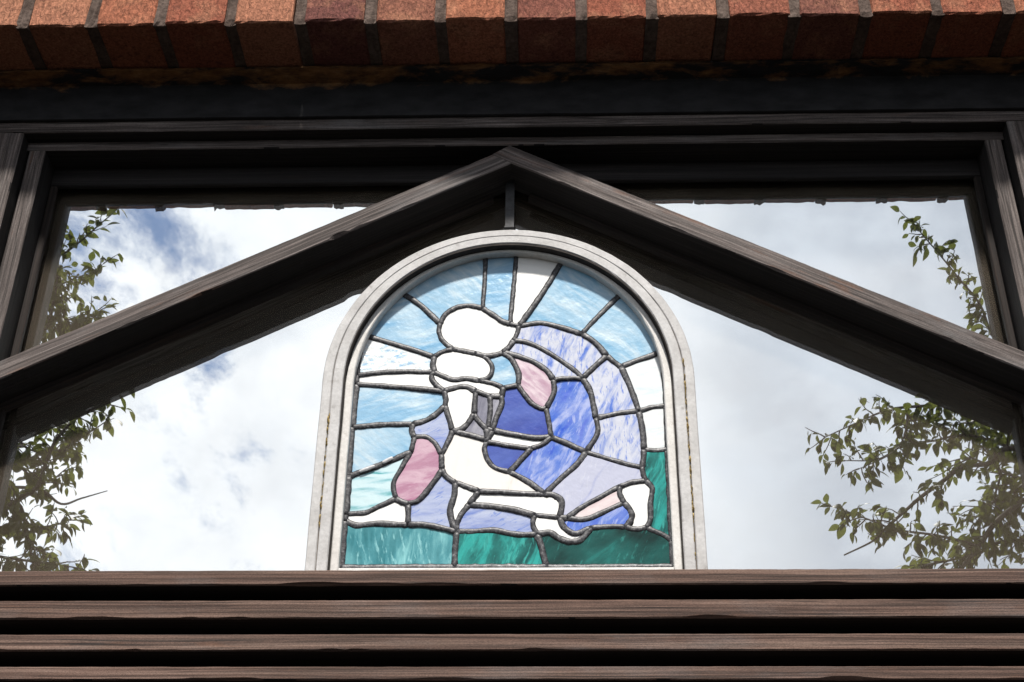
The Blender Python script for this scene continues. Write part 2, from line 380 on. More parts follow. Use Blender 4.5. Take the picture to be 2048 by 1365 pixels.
# ------------------------------------------------------------------ brick wall
YB = -.1695; ZB = 2.7619; PB = .07898
def brick_mesh(w, d, h, seed, step=.016):
    """clay brick, x width, y depth (front at y=0 going +), z height; softened, uneven front"""
    rnd = random.Random(seed)
    bm = bmesh.new(); bmesh.ops.create_cube(bm, size=1)
    for v in bm.verts: v.co = Vector((v.co.x*w, (v.co.y+.5)*d, v.co.z*h))
    bmesh.ops.bevel(bm, geom=list(bm.edges), offset=.0018, segments=1, affect='EDGES')
    lo = [e for e in bm.edges if abs(e.verts[0].co.x-e.verts[1].co.x) > w*.8 and e.verts[0].co.y < d*.3 and e.verts[0].co.z < 0]
    bmesh.ops.subdivide_edges(bm, edges=lo, cuts=7)
    for v in bm.verts:
        v.co += Vector((rnd.uniform(-.0007, .0007), rnd.uniform(-.0008, .0008), rnd.uniform(-.0007, .0007)))
        if rnd.random() < .02: v.co += Vector((0, .0014, .0014))
    me = bpy.data.meshes.new('brick'); bm.to_mesh(me); bm.free(); me.materials.append(M['brick']); return me
def brick_wall():
    root = empty('brick_wall', (0, YB+.05, 0))
    tag(root, 'orange brick wall with upright soldier bricks above the dark timber window', 'wall')
    sold = [brick_mesh(PB-.0125, .1070, .226, 100+i) for i in range(6)]
    strt = [brick_mesh(.215, .1025, .065, 200+i) for i in range(6)]
    x0 = at(42.7, 48, YB).x           # a joint centre
    xs = [x0 + PB*(i+.5) for i in range(-5, 20)]
    rnd = random.Random(5)
    def put(me, x, y, z):
        o = link('brick', me, root); o.location = (x, y, z)
        o.rotation_euler = (rnd.uniform(-.006, .006), rnd.uniform(-.008, .008), rnd.uniform(-.008, .008)); return o
    for i, x in enumerate(xs):
        put(sold[(i*7) % 6], x+rnd.uniform(-.001, .001), YB+rnd.uniform(-.0012, .0015), ZB+.113+rnd.uniform(-.0008, .0012))
    xa, xb = xs[0]-PB/2, xs[-1]+PB/2
    for c in range(3):
        z = ZB+.226+.010+.0325+c*.075; off = .1125 if c % 2 else 0; n = int((xb-xa)/.225)+1
        for i in range(n):
            x = xa+.1125+off-.11+i*.225
            if x < xb: put(strt[(i*5+c) % 6], x, YB+rnd.uniform(-.001, .001), z)
    zt = ZB
    for s in (-1, 1):
        for c in range(18):
            z = zt-.0425-c*.075
            for i in range(2):
                x = s*(.675+.1075+i*.225+(.1125 if c % 2 else 0))
                put(strt[(c*3+i) % 6], x, YB+rnd.uniform(-.001, .001), z)
            if c % 2:                                              # half bricks closing the jamb
                o = put(strt[c % 6], s*(.675+.0512), YB, z); o.scale = (.476, 1, 1)
    # mortar: a bed behind the faces plus uneven squeezed joints between the soldiers
    vs = []; fs = []
    def box(a, b, c, d, e, f):
        i = len(vs); vs.extend([(a, c, e), (b, c, e), (b, d, e), (a, d, e), (a, c, f), (b, c, f), (b, d, f), (a, d, f)])
        fs.extend([(i, i+3, i+2, i+1), (i+4, i+5, i+6, i+7), (i, i+1, i+5, i+4), (i+1, i+2, i+6, i+5), (i+2, i+3, i+7, i+6), (i+3, i, i+4, i+7)])
    box(xa, xb, YB+.006, YB+.100, ZB+.227, ZB+.46)
    for s in (-1, 1):
        a, b = sorted((s*.678, s*1.1)); box(a, b, YB+.006, YB+.100, ZB-1.36, ZB-.004)
    bed = link('mortar', mesh('mortar', vs, fs), root, M['mortar'])
    vs = []; fs = []
    for s in (-1, 1):
        a, b = sorted((s*.6735, s*1.12)); box(a, b, YB+.1085, .10, ZB-1.36, ZB+.46)
    box(-.6733, .6733, -.0635, .10, 2.7190, ZB+.46)
    link('inner_leaf', mesh('inner_leaf', vs, fs), root, M['mortar'])
    for i in range(len(xs)-1):
        xc = (xs[i]+xs[i+1])/2; w = .0068+.0009*n1(i*2.3, 1, 5); n = 16; v2 = []; f2 = []
        sd = i*1.7+3
        prof = 5
        # ring of sections from the back of the soffit, round the arris, up the face
        path = []
        for q in range(8): path.append((YB+.098-q*.0125, ZB+.0006, 'b'))
        path.append((YB+.0035, ZB-.0018, 'c'))
        for q in range(10): path.append((YB+.0022, ZB+.004+q*.0235, 'f'))
        for k, (y, z, w_) in enumerate(path):
            droop = (.0050*max(0, n1(i*3.13+.5, 1, 2.2)+.15)) if w_ == 'c' else 0
            for j in range(prof):
                u = -1+2*j/(prof-1)
                nn = .0026*n1(k*1.3+j*2.1, 1, sd) + .0018*n1(k*3.9+j*5.3, 1, sd+2)
                if w_ == 'f': v2.append((xc+u*w, y-nn-.0012*(1-u*u), z))
                elif w_ == 'c': v2.append((xc+u*w, y+nn-.001, z-droop*(1-u*u)+nn))
                else: v2.append((xc+u*w, y, z-nn*.6))
        L_ = len(path)
        for k in range(L_-1):
            for j in range(prof-1):
                a = k*prof+j; f2.append((a, a+1, a+prof+1, a+prof))
        # close to a slab with a back
        base = len(v2)
        v2 += [(xc-w, YB+.098, ZB+.214), (xc+w, YB+.098, ZB+.214)]
        f2.append(tuple([k*prof for k in range(L_)] + [base]))
        f2.append(tuple([base+1] + [k*prof+prof-1 for k in range(L_-1, -1, -1)]))
        link('mortar_joint', mesh('mortar_joint', v2, f2), root, M['mortar'])
    return root
brick_wall()

# ------------------------------------------------------------------ steel lintel under the bricks
def lintel():
    vs = []; fs = []; n = 160; xa, xb = -.66, .66; ZF = ZB-.0012
    # flange under the bricks with a scaly toe, then the web hanging down behind it
    for i in range(n+1):
        x = xa+(xb-xa)*i/n; e = .0012*n1(x, 40, 3)+.0007*n1(x, 130, 4); b = .0006*n1(x, 60, 6); c = .0005*n1(x, 25, 8)
        vs += [(x, -.0990+e, ZF), (x, -.0996+e, ZF-.0040+b), (x, -.088, ZF-.0046+b), (x, -.0765, ZF-.0060), (x, -.0752, ZF-.0090), (x, -.0748, 2.7052+c), (x, -.0735, 2.7046+c), (x, -.0640, 2.7046), (x, -.0640, ZF)]
    m = 9
    for i in range(n):
        for j in range(m):
            a = i*m+j; b = i*m+(j+1) % m; fs.append((a, b, b+m, a+m))
    fs.append(tuple(range(m))); fs.append(tuple(range(n*m, n*m+m)))
    o = link('steel_lintel', mesh('steel_lintel', vs, fs), None, M['lintel'])
    tag(o, 'black steel lintel with a rusty front edge under the brick soldier course', 'lintel')
lintel()

# ------------------------------------------------------------------ the timber gable window
YM, YF = 0.0, -.0045         # rear and front sheets of the sealed unit
YRAF = -.062
win = empty('gable_window', (0, -.02, 2.12))
tag(win, 'dark timber gable window with two sloping rafters and mirror-like glass panes', 'window')
def window():
    w = M['wood']
    of = empty('outer_frame', (0, -.02, 2.12)); of.parent = win; of.matrix_parent_inverse = Matrix.Translation((0, .02, -2.12))
    beam('head_rail', of, w, -.6732, .6732, -.070, .03, 2.6895, 2.7185, 1, wear=.0005, cham=.001)
    for s, q in ((-1, 2), (1, 3)):
        a, b = sorted((s*.5640, s*.6732))
        post('stile', of, w, a, b, -.0702, .03, 2.02, 2.6890, q)
    inf = empty('inner_frame', (0, -.02, 2.12)); inf.parent = win; inf.matrix_parent_inverse = Matrix.Translation((0, .02, -2.12))
    ch = [(-.45, .010, .0022), (-.34, .006, .003), (-.21, .008, .002), (.09, .012, .0016), (.20, .010, .0026), (.31, .012, .0024), (.40, .007, .002), (.47, .009, .0026), (-.27, .02, .0012)]
    ch += [(random.uniform(-.53, .53), random.uniform(.003, .009), random.uniform(.0006, .002)) for _ in range(26)]
    beam('top_rail', inf, w, -.5635, .5635, -.0535, -.0130, 2.6767, 2.6893, 4, wear=.0004, step=.006)
    for s, q in ((-1, 5), (1, 6)):
        a, b = sorted((s*.5418, s*.5610))
        post('stile', inf, w, a, b, -.0530, -.0132, 2.100, 2.6764, q)
    # rafters: vertical depth .0253, slope .534
    ang = math.atan(.534); th = .0253*math.cos(ang); ca, sa = math.cos(ang), math.sin(ang)
    Lr = .5632/ca
    for s, q, drop, fwd in ((1, 7, 0.0, 0.0), (-1, 8, -.0016, .0006)):
        # plumb cut at the apex and at the stile: dx per dz along the member
        t = math.tan(ang)
        chips = [(random.uniform(-Lr/2+.02, Lr/2-.02), random.uniform(.004, .014), random.uniform(.0004, .0016)) for _ in range(8)]
        if s < 0: chips.append((Lr/2-.235, .012, .0035))
        me = member_mesh('rafter', Lr, YRAF+fwd, -.0132, -th, 0, seed=q, wear=.0005, cham=.0011, chips=chips, step=.006,
                         skew0=t*s if s > 0 else -t, skew1=t*s if s > 0 else -t)
        o = link('rafter', me, win, w); paint_shade(o, [(0, 0, -1)])
        # upper arris runs from the apex (0, 2.669) down and outwards
        mx, mz = s*.5632/2, 2.669+drop-.534*.5632/2
        cut = th*t/2
        o.rotation_euler = (0, s*ang, 0)
        # shift so that the top arris line is where it should be (the skew moved it outwards along the slope)
        o.location = Vector((mx, 0, mz)) - Vector((s*ca, 0, -sa))*(th*t) * (1 if s > 0 else 1)
        me2 = member_mesh('glazing_bead', Lr-.03, -.0225, -.0128, -.0085, .0004, seed=q+3, wear=.0004, cham=.0008)
        b = link('glazing_bead', me2, win, M['bead'])
        b.rotation_euler = (0, s*ang, 0)
        b.location = Vector((mx, 0, mz-.0253)) + Vector((s*ca, 0, -sa))*.012
    beam('glazing_bead', win, M['shade_wood'], -.541, .541, -.0200, -.0128, 2.6505, 2.6763, 15, wear=.0003)
    for s in (-1, 1):
        a, b = sorted((s*.5335, s*.5416)); post('glazing_bead', win, M['bead'], a, b, -.0200, -.0128, 2.10, 2.650, 16+s, wear=.0003)
    beam('sill', win, M['wood_slat'], -.6732, .6732, -.0755, .03, at(1024, 1170, -.0755).z, at(1024, 1139, -.0755).z, 20, wear=.00045, step=.005,
         chips=[(-.18, .03, .0022), (-.13, .05, .0012), (-.06, .03, .0010), (.3, .02, .001)])
    gp = empty('glass_unit', (0, 0, 2.4)); gp.parent = win; gp.matrix_parent_inverse = Matrix.Translation((0, .02, -2.12))
    def sheet(name, y0, y1, m):
        X, Z0, Z1 = .5605, 2.110, 2.6885
        vs = [(-X, y0, Z0), (X, y0, Z0), (X, y0, Z1), (-X, y0, Z1), (-X, y1, Z0), (X, y1, Z0), (X, y1, Z1), (-X, y1, Z1)]
        if y1 is None: return link(name, mesh(name, vs[:4], [(0, 1, 2, 3)]), gp, m)
        return link(name, mesh(name, vs, [(0, 1, 2, 3), (4, 7, 6, 5), (0, 4, 5, 1), (1, 5, 6, 2), (2, 6, 7, 3), (3, 7, 4, 0)]), gp, m)
    tag(sheet('rear_pane', YM, YM+.006, M['rear']), 'mirror-like rear glass reflecting clouds and branches')
    vs = [(-.5605, YF, 2.110), (.5605, YF, 2.110), (.5605, YF, 2.6885), (-.5605, YF, 2.6885)]
    link('front_pane', mesh('front_pane', vs, [(0, 1, 2, 3)]), gp, M['front'])
window()

# ------------------------------------------------------------------ slatted panel below the sill
def slats():
    root = empty('slatted_panel', (0, -.03, 1.7))
    tag(root, 'dark brown horizontal timber slats with black gaps below the window sill', 'slat panel')
    Y = -.0700
    zz = [(1200, 1237.5), (1268, 1302), (1333, 1360.5)]
    z = [(at(1024, t, Y).z, at(1024, b, Y).z) for t, b in zz]
    for i in range(8): z.append((z[-1][0]-.0325, z[-1][1]-.0325))
    for i, (a, b) in enumerate(z):
        ch = [(random.uniform(-.5, .5), random.uniform(.006, .03), random.uniform(.0004, .0013)) for _ in range(7)]
        if i == 0: ch.append((.19, .025, .002))
        beam('slat', root, M['wood_slat'], -.6732, .6732, Y+random.uniform(-.0008, .0008), -.030, b, a, 30+i, wear=.00045, chips=ch, step=.006)
    zt = z[0][0]+.012; zb = z[-1][1]
    vs = []; fs = []
    beam('backing_board', root, M['bead'], -.6732, .6732, -.0295, .03, zb, zt, 60, wear=.0002)
slats()

# ------------------------------------------------------------------ arched frame and stained glass
ZC = 2.3705; ZS = 2.1395
def outline(a, b, n=56, zs=ZS):
    pts = [(-a, zs + (ZC-zs)*i/8) for i in range(8)]
    pts += [(-a*math.cos(math.pi*i/n), ZC+b*math.sin(math.pi*i/n)) for i in range(n+1)]
    pts += [(a, ZC - (ZC-zs)*(i+1)/8) for i in range(8)]
    return pts
def ring_mesh(name, a0, b0, a1, b1, yf, yb, cham=.001, jit=.0004, seed=0):
    """frame between outline 0 (outer) and outline 1 (inner)"""
    secs = [(0, yb), (0, yf+cham), ('o', yf), ('i', yf), (1, yf+cham), (1, yb)]
    A = outline(a0, b0); B = outline(a1, b1)
    Ao = outline(a0-cham, b0-cham); Bo = outline(a1+cham, b1+cham)
    vs = []; fs = []; m = len(secs)
    for i in range(len(A)):
        for k, y in secs:
            x, z = {0: A, 1: B, 'o': Ao, 'i': Bo}[k][i]
            jn = jit*n1(i, .9, seed+y*100)
            vs.append((x+jn, y+(jn*.5 if y < yb else 0), z+jn))
    for i in range(len(A)-1):
        for j in range(m):
            p = i*m+j; q = i*m+(j+1) % m; fs.append((p, q, q+m, p+m))
    fs.append(tuple(range(m))); fs.append(tuple(range((len(A)-1)*m, len(A)*m)))
    me = mesh(name, vs, fs); return me
arch = empty('arched_stained_glass', (0, -.028, ZS))
tag(arch, 'arched stained glass panel in a weathered white frame, two huddled figures in blue', 'stained glass')
YG = -.0220
def arch_frame():
    fr = empty('frame', (0, -.028, ZS)); fr.parent = arch; fr.matrix_parent_inverse = Matrix.Translation((0, .028, -ZS))
    link('outer_moulding', ring_mesh('outer_moulding', .1945, .1945, .1842, .1855, -.0400, -.0136, seed=1), fr, M['ring'])
    link('joint', ring_mesh('joint', .1841, .1854, .1834, .1846, -.0388, -.0136, .0001, 0, 2), fr, M['gap'])
    link('inner_moulding', ring_mesh('inner_moulding', .1833, .1845, .1722, .1745, -.0418, -.0136, seed=3), fr, M['ring'])
    link('shade_lining', ring_mesh('shade_lining', .17215, .17445, .17120, .1722, -.0408, -.0136, .0001, .0002, 6), fr, M['shade_lining'])  # added lining paints the shaded soffit band; thin dark line at the sides
    link('glazing_bead', ring_mesh('glazing_bead', .1711, .1721, .1628, .1692, -.0330, -.0136, seed=5), fr, M['ring2'])
    # bottom rail of the white frame, just showing above the sill
    zb = at(1024, 1135.0, -.0330).z
    o = link('bottom_rail', member_mesh('bottom_rail', .3250, -.0330, -.0136, -(zb-ZS)/2, (zb-ZS)/2, seed=9, wear=.0002), fr, M['ring2'])
    o.location = (0, 0, (zb+ZS)/2)
    # yellow lichen crumbs along the joint
    rnd = random.Random(3)
    for s, lo, hi, n in ((1, 2.165, 2.395, 70), (-1, 2.20, 2.33, 40)):
        vs = []; fs = []
        for i in range(n):
            z = rnd.uniform(lo, hi); x = s*(.1838+rnd.uniform(-.0008, .0008)); r = rnd.uniform(.0004, .0015)
            x0 = len(vs)
            for q in range(6):
                a = q*math.pi/3; rr = r*rnd.uniform(.6, 1.3); vs.append((x+.8*rr*math.cos(a), -.0405, z+2.8*rr*math.sin(a)))
            vs.append((x, -.0432, z))
            for q in range(6): fs.append((x0+q, x0+(q+1) % 6, x0+6))
        tag(link('lichen', mesh('lichen', vs, fs), fr, M['lichen']), 'yellow lichen in the frame joint', kind='stuff')
arch_frame()

# ---- lead lines: photo points (node name or x,y), nodes shared between lines
ND = dict(
 b1=(971,511), b2=(1033,508), b3=(1128,517), b4=(1252,580), b5=(1325,703), b6=(1333,812), b7=(1336,900), b8=(1345,1082),
 b9=(1093,1136), b10=(909,1136), bl=(680,1138), br=(1348,1135), b11=(689,1042), b12=(691,1029), b13=(696,954), b14=(703,855),
 b15=(711,769), b16=(712,751), b17=(729,672), b18=(800,584),
 h1=(965,617), h2=(1020,648), h3=(1038,653), h8=(880,648), h9=(1027,682), h10=(1006,705), h11=(951,708), h12=(906,699),
 o9=(868,714), o10=(868,745), n11=(889,783), o13=(958,762), nr=(1006,776), nr2=(1003,793),
 k1=(951,783), k2=(980,793), k3=(948,829), k4=(975,859), k5=(973,880), k6=(905,862), k7=(890,813), k8=(826,849), k9=(829,875), k10=(883,910),
 k11=(884,940), d1=(1036,771), d2=(1092,817), d3=(1103,875), d4=(985,861), d5=(1107,760), d6=(1165,757), d7=(1164,668), d8=(1214,712),
 d9=(1242,734), d10=(1277,823), d11=(1288,901), d12=(1284,936), d13=(1192,837), d14=(1172,905), s1=(1062,898), s2=(1018,944),
 a1=(1090,989), a2=(1119,1036), w1=(911,966), w2=(957,983), w3=(913,1064), w4=(938,1010), f1=(1069,1031), f2=(1075,1069), f3=(1182,1057),
 c1=(1239,974), c2=(1292,962), c3=(1293,1056), c4=(1251,1055), c5=(1248,1006), c6=(1134,1037), p1=(822,905), p2=(792,998), p3=(816,1008), p4=(816,1050), p5=(973,884),
)
ED = [
 ('b1', (969,569), 'h1'), ('b2', (1027,578), 'h2'), ('b3', (1087,583), 'h3'), ('b4', (1211,618), 'd7'), ('b5', (1279,720), 'd9'),
 ('b6', (1305,815), 'd10'), ('b7', (1312,902), 'd11'), ('b8', (1321,1068), 'c3'), ('b18', (842,612), 'h8'), ('b17', (800,692), 'o9'),
 ('b16', (790,744), 'o10'), ('b15', (800,775), 'n11'), ('b14', (765,850), 'k8'), ('b13', (760,931), 'p1'),
 ('b12', (730,1026), (757,1014), 'p2'), ('b11', (712,1051), (754,1048), 'p4'), ('w3', (911,1100), 'b10'), ('f2', (1084,1100), 'b9'),
 # head and lower oval
 ('h8', (891,629), (912,616), (938,612), 'h1'), ('h1', (984,629), (1005,643), 'h2'), ('h2', 'h3'), ('h3', (1034,668), 'h9'), ('h9', (1018,695), 'h10'),
 ('h10', (988,711), (970,712), 'h11'), ('h11', (928,703), 'h12'), ('h12', (886,683), (878,665), 'h8'),
 ('h12', (885,704), 'o9'), ('o9', (866,730), 'o10'), ('o10', (886,753), (908,761), (932,758), 'o13'), ('o13', (976,756), (985,738), (973,718), 'h11'),
 # neck
 ('o10', (863,755), (872,770), 'n11'), ('o13', (984,767), 'nr'), ('n11', (904,778), (930,774), 'k1'), ('k1', (966,788), 'k2'), ('k2', 'nr2'), ('nr2', 'nr'), ('nr', 'd1'),
 ('h10', (1025,722), (1037,748), 'd1'),
 # petal and bands
 ('h10', (1032,712), (1062,722), (1090,739), 'd5'), ('d5', (1108,785), 'd2'), ('d1', (1058,801), (1080,817), 'd2'),
 ('h9', (1055,686), (1090,702), (1119,720), (1149,742), 'd6'), ('d5', (1135,757), 'd6'),
 ('h3', (1080,647), (1120,655), 'd7'), ('d7', (1192,687), 'd8'), ('d8', (1190,733), 'd6'), ('d8', (1229,725), 'd9'), ('d9', (1259,772), (1271,804), 'd10'),
 ('d10', (1285,862), 'd11'), ('d11', (1287,918), 'd12'), ('d12', (1287,950), 'c2'), ('d6', (1180,782), (1187,812), 'd13'), ('d13', (1235,828), 'd10'),
 ('d13', (1195,867), 'd14'), ('d14', (1204,915), (1250,928), 'd12'), ('d2', (1097,842), 'd3'), ('d3', (1139,890), 'd14'),
 ('nr2', (1003,810), (992,837), 'd4'), ('d4', (1030,870), (1067,876), 'd3'), ('d3', (1085,889), 's1'), ('s1', (1025,893), 'p5'), ('d4', 'p5'), ('p5', 'k5'), ('d4', 'k4'),
 ('s1', (1040,922), 's2'), ('p5', (969,900), (976,921), (992,937), 's2'), ('s2', (1054,963), 'a1'), ('a1', (1124,956), (1153,930), 'd14'),
 # face strip and smoky panes
 ('n11', (892,800), 'k7'), ('k7', (897,835), 'k6'), ('k1', (950,802), 'k3'), ('k3', (936,846), (921,860), 'k6'), ('k3', (960,846), 'k4'), ('k2', (980,825), 'k4'),
 ('k4', 'k5'), ('k6', (936,870), 'k5'), ('k7', (868,832), (848,843), 'k8'), ('k8', (823,862), 'k9'), ('k9', (852,875), (870,887), 'k10'), ('k6', (898,880), 'k10'),
 ('k10', 'k11'), ('k9', 'p1'), ('p1', (806,932), (787,968), 'p2'), ('p2', (802,1004), 'p3'), ('p3', (838,1000), (862,972), 'k11'), ('p3', 'p4'),
 ('k11', (894,955), 'w1'), ('w1', (935,975), 'w2'), ('w2', (1000,985), (1050,988), 'a1'), ('w1', (908,994), (900,1020), (905,1046), 'w3'),
 ('w2', 'w4'), ('w4', (922,1030), (914,1048), 'w3'), ('w4', (988,1014), (1035,1022), 'f1'), ('f1', 'a2'), ('a1', (1110,992), (1124,1006), 'a2'),
 ('p4', (850,1050), (885,1057), 'w3'), ('w3', (953,1063), (988,1061), (1030,1069), 'f2'), ('f1', (1066,1050), 'f2'),
 ('a2', (1127,1054), (1150,1068), 'f3'), ('f2', (1100,1066), (1120,1078), (1142,1084), (1162,1080), 'f3'),
 ('a2', 'c6'), ('c6', (1160,1017), (1195,998), 'c1'), ('c1', (1266,965), 'c2'), ('c2', (1304,978), (1301,1010), (1300,1040), 'c3'),
 ('c6', (1171,1039), (1205,1026), 'c5'), ('c1', (1240,990), 'c5'), ('c5', (1263,1026), (1261,1042), 'c4'), ('a2', (1150,1050), 'f3'), ('f3', (1216,1054), 'c4'), ('c4', (1272,1059), 'c3'),
]
BD = ['bl', 'b11', 'b12', 'b13', 'b14', 'b15', 'b16', (715,717), 'b17', (750,636), (772,609), 'b18', (834,556), (881,531), (928,516), 'b1', (1000,507), 'b2', (1080,510), 'b3', (1187,539), (1222,558),
      'b4', (1288,616), (1312,663), 'b5', (1330,760), 'b6', (1335,860), 'b7', (1339,960), 'b8', 'br', 'b9', 'b10', 'bl']
# every lead line keeps a2-f3 only once
ED = [e for e in ED if e != ('a2', (1150,1050), 'f3')]
KEYS = [  # a point in the piece, glass, what it is
 ((770,640),'sky'), ((890,570),'sky2'), ((1000,560),'sky'), ((1055,570),'white'), ((1150,590),'sky2'), ((1250,650),'sky2'), ((1300,765),'pale'), ((1312,860),'pale'),
 ((780,715),'ripple'), ((780,760),'white'), ((790,810),'sky'), ((755,890),'sky2'), ((750,985),'seafoam'), ((955,660),'white'), ((925,730),'white'), ((915,769),'white'),
 ((1010,740),'sky'), ((1070,765),'petal'), ((1075,708),'wisp'), ((1120,680),'wisp'), ((1210,780),'wisp'), ((1235,870),'wisp'), ((1145,830),'blue'), ((1045,830),'deep'), ((1040,882),'white'),
 ((1010,908),'deep'), ((1095,930),'blue'), ((1190,960),'cloak'), ((1275,1010),'white'), ((1195,1012),'blush'), ((1215,1042),'blue'), ((1105,1055),'white'), ((1060,1008),'white'),
 ((920,1000),'white'), ((870,1020),'lilac'), ((835,950),'pink'), ((770,1036),'white'), ((865,860),'lilac'), ((920,815),'white'), ((965,820),'smoke'), ((988,812),'smoke'), ((955,860),'smoke'),
 ((930,920),'cream'), ((780,1100),'teal'), ((1000,1100),'green'), ((1200,1110),'dgreen'), ((1320,1000),'green'), ((1000,1040),'lilac'),
]
GLASS_SAY = dict(sky='sky blue glass piece', sky2='sky blue glass piece', white='white opal glass piece', pale='near white blue-tinged glass piece', ripple='rippled blue and white glass piece',
 seafoam='pale blue glass piece with green streaks', petal='pale pink petal-shaped glass piece', wisp='pale lilac glass piece with blue wisps', blue='cobalt blue wispy glass piece',
 deep='deep blue glass piece', cloak='faded lilac glass piece', blush='blush pink glass sliver', lilac='lilac glass piece', pink='dusty pink curved glass piece', smoke='grey smoky glass piece',
 cream='cream white glass piece', teal='teal glass piece', green='sea green streaked glass piece', dgreen='dark green glass piece')

def smooth(pts, per=5):
    """Catmull-Rom through photo points"""
    if len(pts) == 2:
        a, b = pts; return [(a[0]+(b[0]-a[0])*t/per, a[1]+(b[1]-a[1])*t/per) for t in range(per+1)]
    P = [(2*pts[0][0]-pts[1][0], 2*pts[0][1]-pts[1][1])] + list(pts) + [(2*pts[-1][0]-pts[-2][0], 2*pts[-1][1]-pts[-2][1])]
    out = []
    for i in range(1, len(P)-2):
        for t in range(per):
            u = t/per
            out.append(tuple(.5*((2*P[i][c])+(-P[i-1][c]+P[i+1][c])*u+(2*P[i-1][c]-5*P[i][c]+4*P[i+1][c]-P[i+2][c])*u*u+(-P[i-1][c]+3*P[i][c]-3*P[i+1][c]+P[i+2][c])*u**3) for c in (0, 1)))
    out.append(tuple(pts[-1])); return out
def graph():
    edges = []
    def res(p): return ND[p] if isinstance(p, str) else p
    for e in ED: edges.append((e[0], e[-1], smooth([res(p) for p in e]), True))
    seg = [BD[0]]
    for p in BD[1:]:
        seg.append(p)
        if isinstance(p, str):
            edges.append((seg[0], p, smooth([res(q) for q in seg], 4), False)); seg = [p]
    return edges
EDGES = graph()
def faces_of(edges):
    half = {}
    for i, (a, b, pts, _) in enumerate(edges):
        for key, p in (((i, 0), pts), ((i, 1), pts[::-1])):
            s = a if key[1] == 0 else b; t = b if key[1] == 0 else a
            half[key] = (s, t, p, math.atan2(-(p[1][1]-p[0][1]), p[1][0]-p[0][0]))
    outs = {}
    for k, h in half.items(): outs.setdefault(h[0], []).append((h[3], k))
    for n in outs: outs[n].sort()
    nxt = {}
    for k, h in half.items():
        tw = (k[0], 1-k[1]); lst = outs[h[1]]; idx = [q for _, q in lst].index(tw)
        nxt[k] = lst[(idx-1) % len(lst)][1]
    seen = set(); out = []
    for k in half:
        if k in seen: continue
        poly = []; c = k
        while c not in seen:
            seen.add(c); poly += half[c][2][:-1]; c = nxt[c]
        area = sum(poly[i][0]*poly[(i+1) % len(poly)][1]-poly[(i+1) % len(poly)][0]*poly[i][1] for i in range(len(poly)))/2
        if area < 0: out.append((poly, -area))     # image y runs down
    return out
def inside(p, poly):
    x, y = p; c = False; j = len(poly)-1
    for i in range(len(poly)):
        xi, yi = poly[i]; xj, yj = poly[j]
        if (yi > y) != (yj > y) and x < (xj-xi)*(y-yi)/(yj-yi)+xi: c = not c
        j = i
    return c
def panel():
    rnd = random.Random(11)
    got = 0; faces = faces_of(EDGES); used = set()
    for poly, area in faces:
        ks = [k for k in KEYS if inside(k[0], poly)]
        if not ks:
            if area > 25: print('PIECE without key', area, poly[0]);
            key = 'white'
        else:
            if len(ks) > 1: print('PIECE with several keys', [k[0] for k in ks])
            key = ks[0][1]; used.add(ks[0][0])
        y0 = YG + rnd.uniform(-.0004, .0004)
        # border points are pushed out a little so that the sheet tucks under the bead
        pts = []
        for q in poly:
            p = at(q[0], q[1], YG); pts.append((p.x, p.z))
        n = len(pts)
        tx, tz = rnd.uniform(-.014, .014), rnd.uniform(-.014, .014)
        cx = sum(p[0] for p in pts)/n; cz = sum(p[1] for p in pts)/n
        vs = [(x, y0+tx*(x-cx)+tz*(z-cz), z) for x, z in pts] + [(x, y0+.0035, z) for x, z in pts]
        fs = [tuple(range(n)), tuple(range(2*n-1, n-1, -1))] + [(i, (i+1) % n, n+(i+1) % n, n+i) for i in range(n)]
        me = mesh('glass_piece', vs, fs)
        o = link('glass_piece', me, arch, M[key]); o['label'] = GLASS_SAY[key]; got += 1
    for k in KEYS:
        if k[0] not in used: print('KEY unused', k)
    print('pieces', got)
    for i, (a, b, pts, real) in enumerate(EDGES):
        P = [at(x, y, YG) for x, y in pts]
        came(P, .0031 if real else .0042, i, real)
def came(P, hw, seed, real):
    """half-round lead line with lumpy solder; runs along P in the sheet plane"""
    rnd = random.Random(seed*13+1)
    # resample finer
    Q = [P[0]]
    for a, b in zip(P, P[1:]):
        n = max(1, int((b-a).length/.0028))
        for k in range(1, n+1): Q.append(a.lerp(b, k/n))
    prof = [(-1.0, 0.0), (-.94, .60), (-.60, .92), (0, 1.0), (.60, .92), (.94, .60), (1.0, 0.0)]
    vs = []; fs = []; m = len(prof); L_ = len(Q); ht = .0022 if real else .0022
    base = hw*(rnd.uniform(.88, 1.14))
    for i, q in enumerate(Q):
        d = (Q[min(i+1, L_-1)]-Q[max(i-1, 0)]).normalized(); nrm = Vector((-d.z, 0, d.x))
        if i == 0: q = q - d*.0012
        if i == L_-1: q = q + d*.0012
        e = min(i, L_-1-i)
        w = base*(1+.16*n1(i, .30, seed+.3)+.09*n1(i, 1.3, seed+.7)+(.10 if e < 2 else 0)*real)
        h = ht*(1+.14*n1(i, .35, seed+5.3)+.07*n1(i, 1.5, seed+1.9))
        if e == 0 and real: w *= .8; h *= .85
        sh = .0004*n1(i, .4, seed+9.1)
        for u, v in prof:
            jj = .00022*n1(i*1.7+u*4, 1, seed+4)
            p = q + nrm*(u*w+sh+jj); vs.append((p.x, YG+.0006-v*h+jj, p.z))
    for i in range(L_-1):
        for j in range(m-1):
            a = i*m+j; fs.append((a, a+1, a+m+1, a+m))
        a = i*m; fs.append((a, a+m, a+2*m-1, a+m-1))
    fs.append(tuple(range(m))); fs.append(tuple(range((L_-1)*m, L_*m)))
    me = mesh('lead_came', vs, fs, True)
    o = link('lead_came' if real else 'edge_came', me, arch, M['lead'])
    return o
panel()
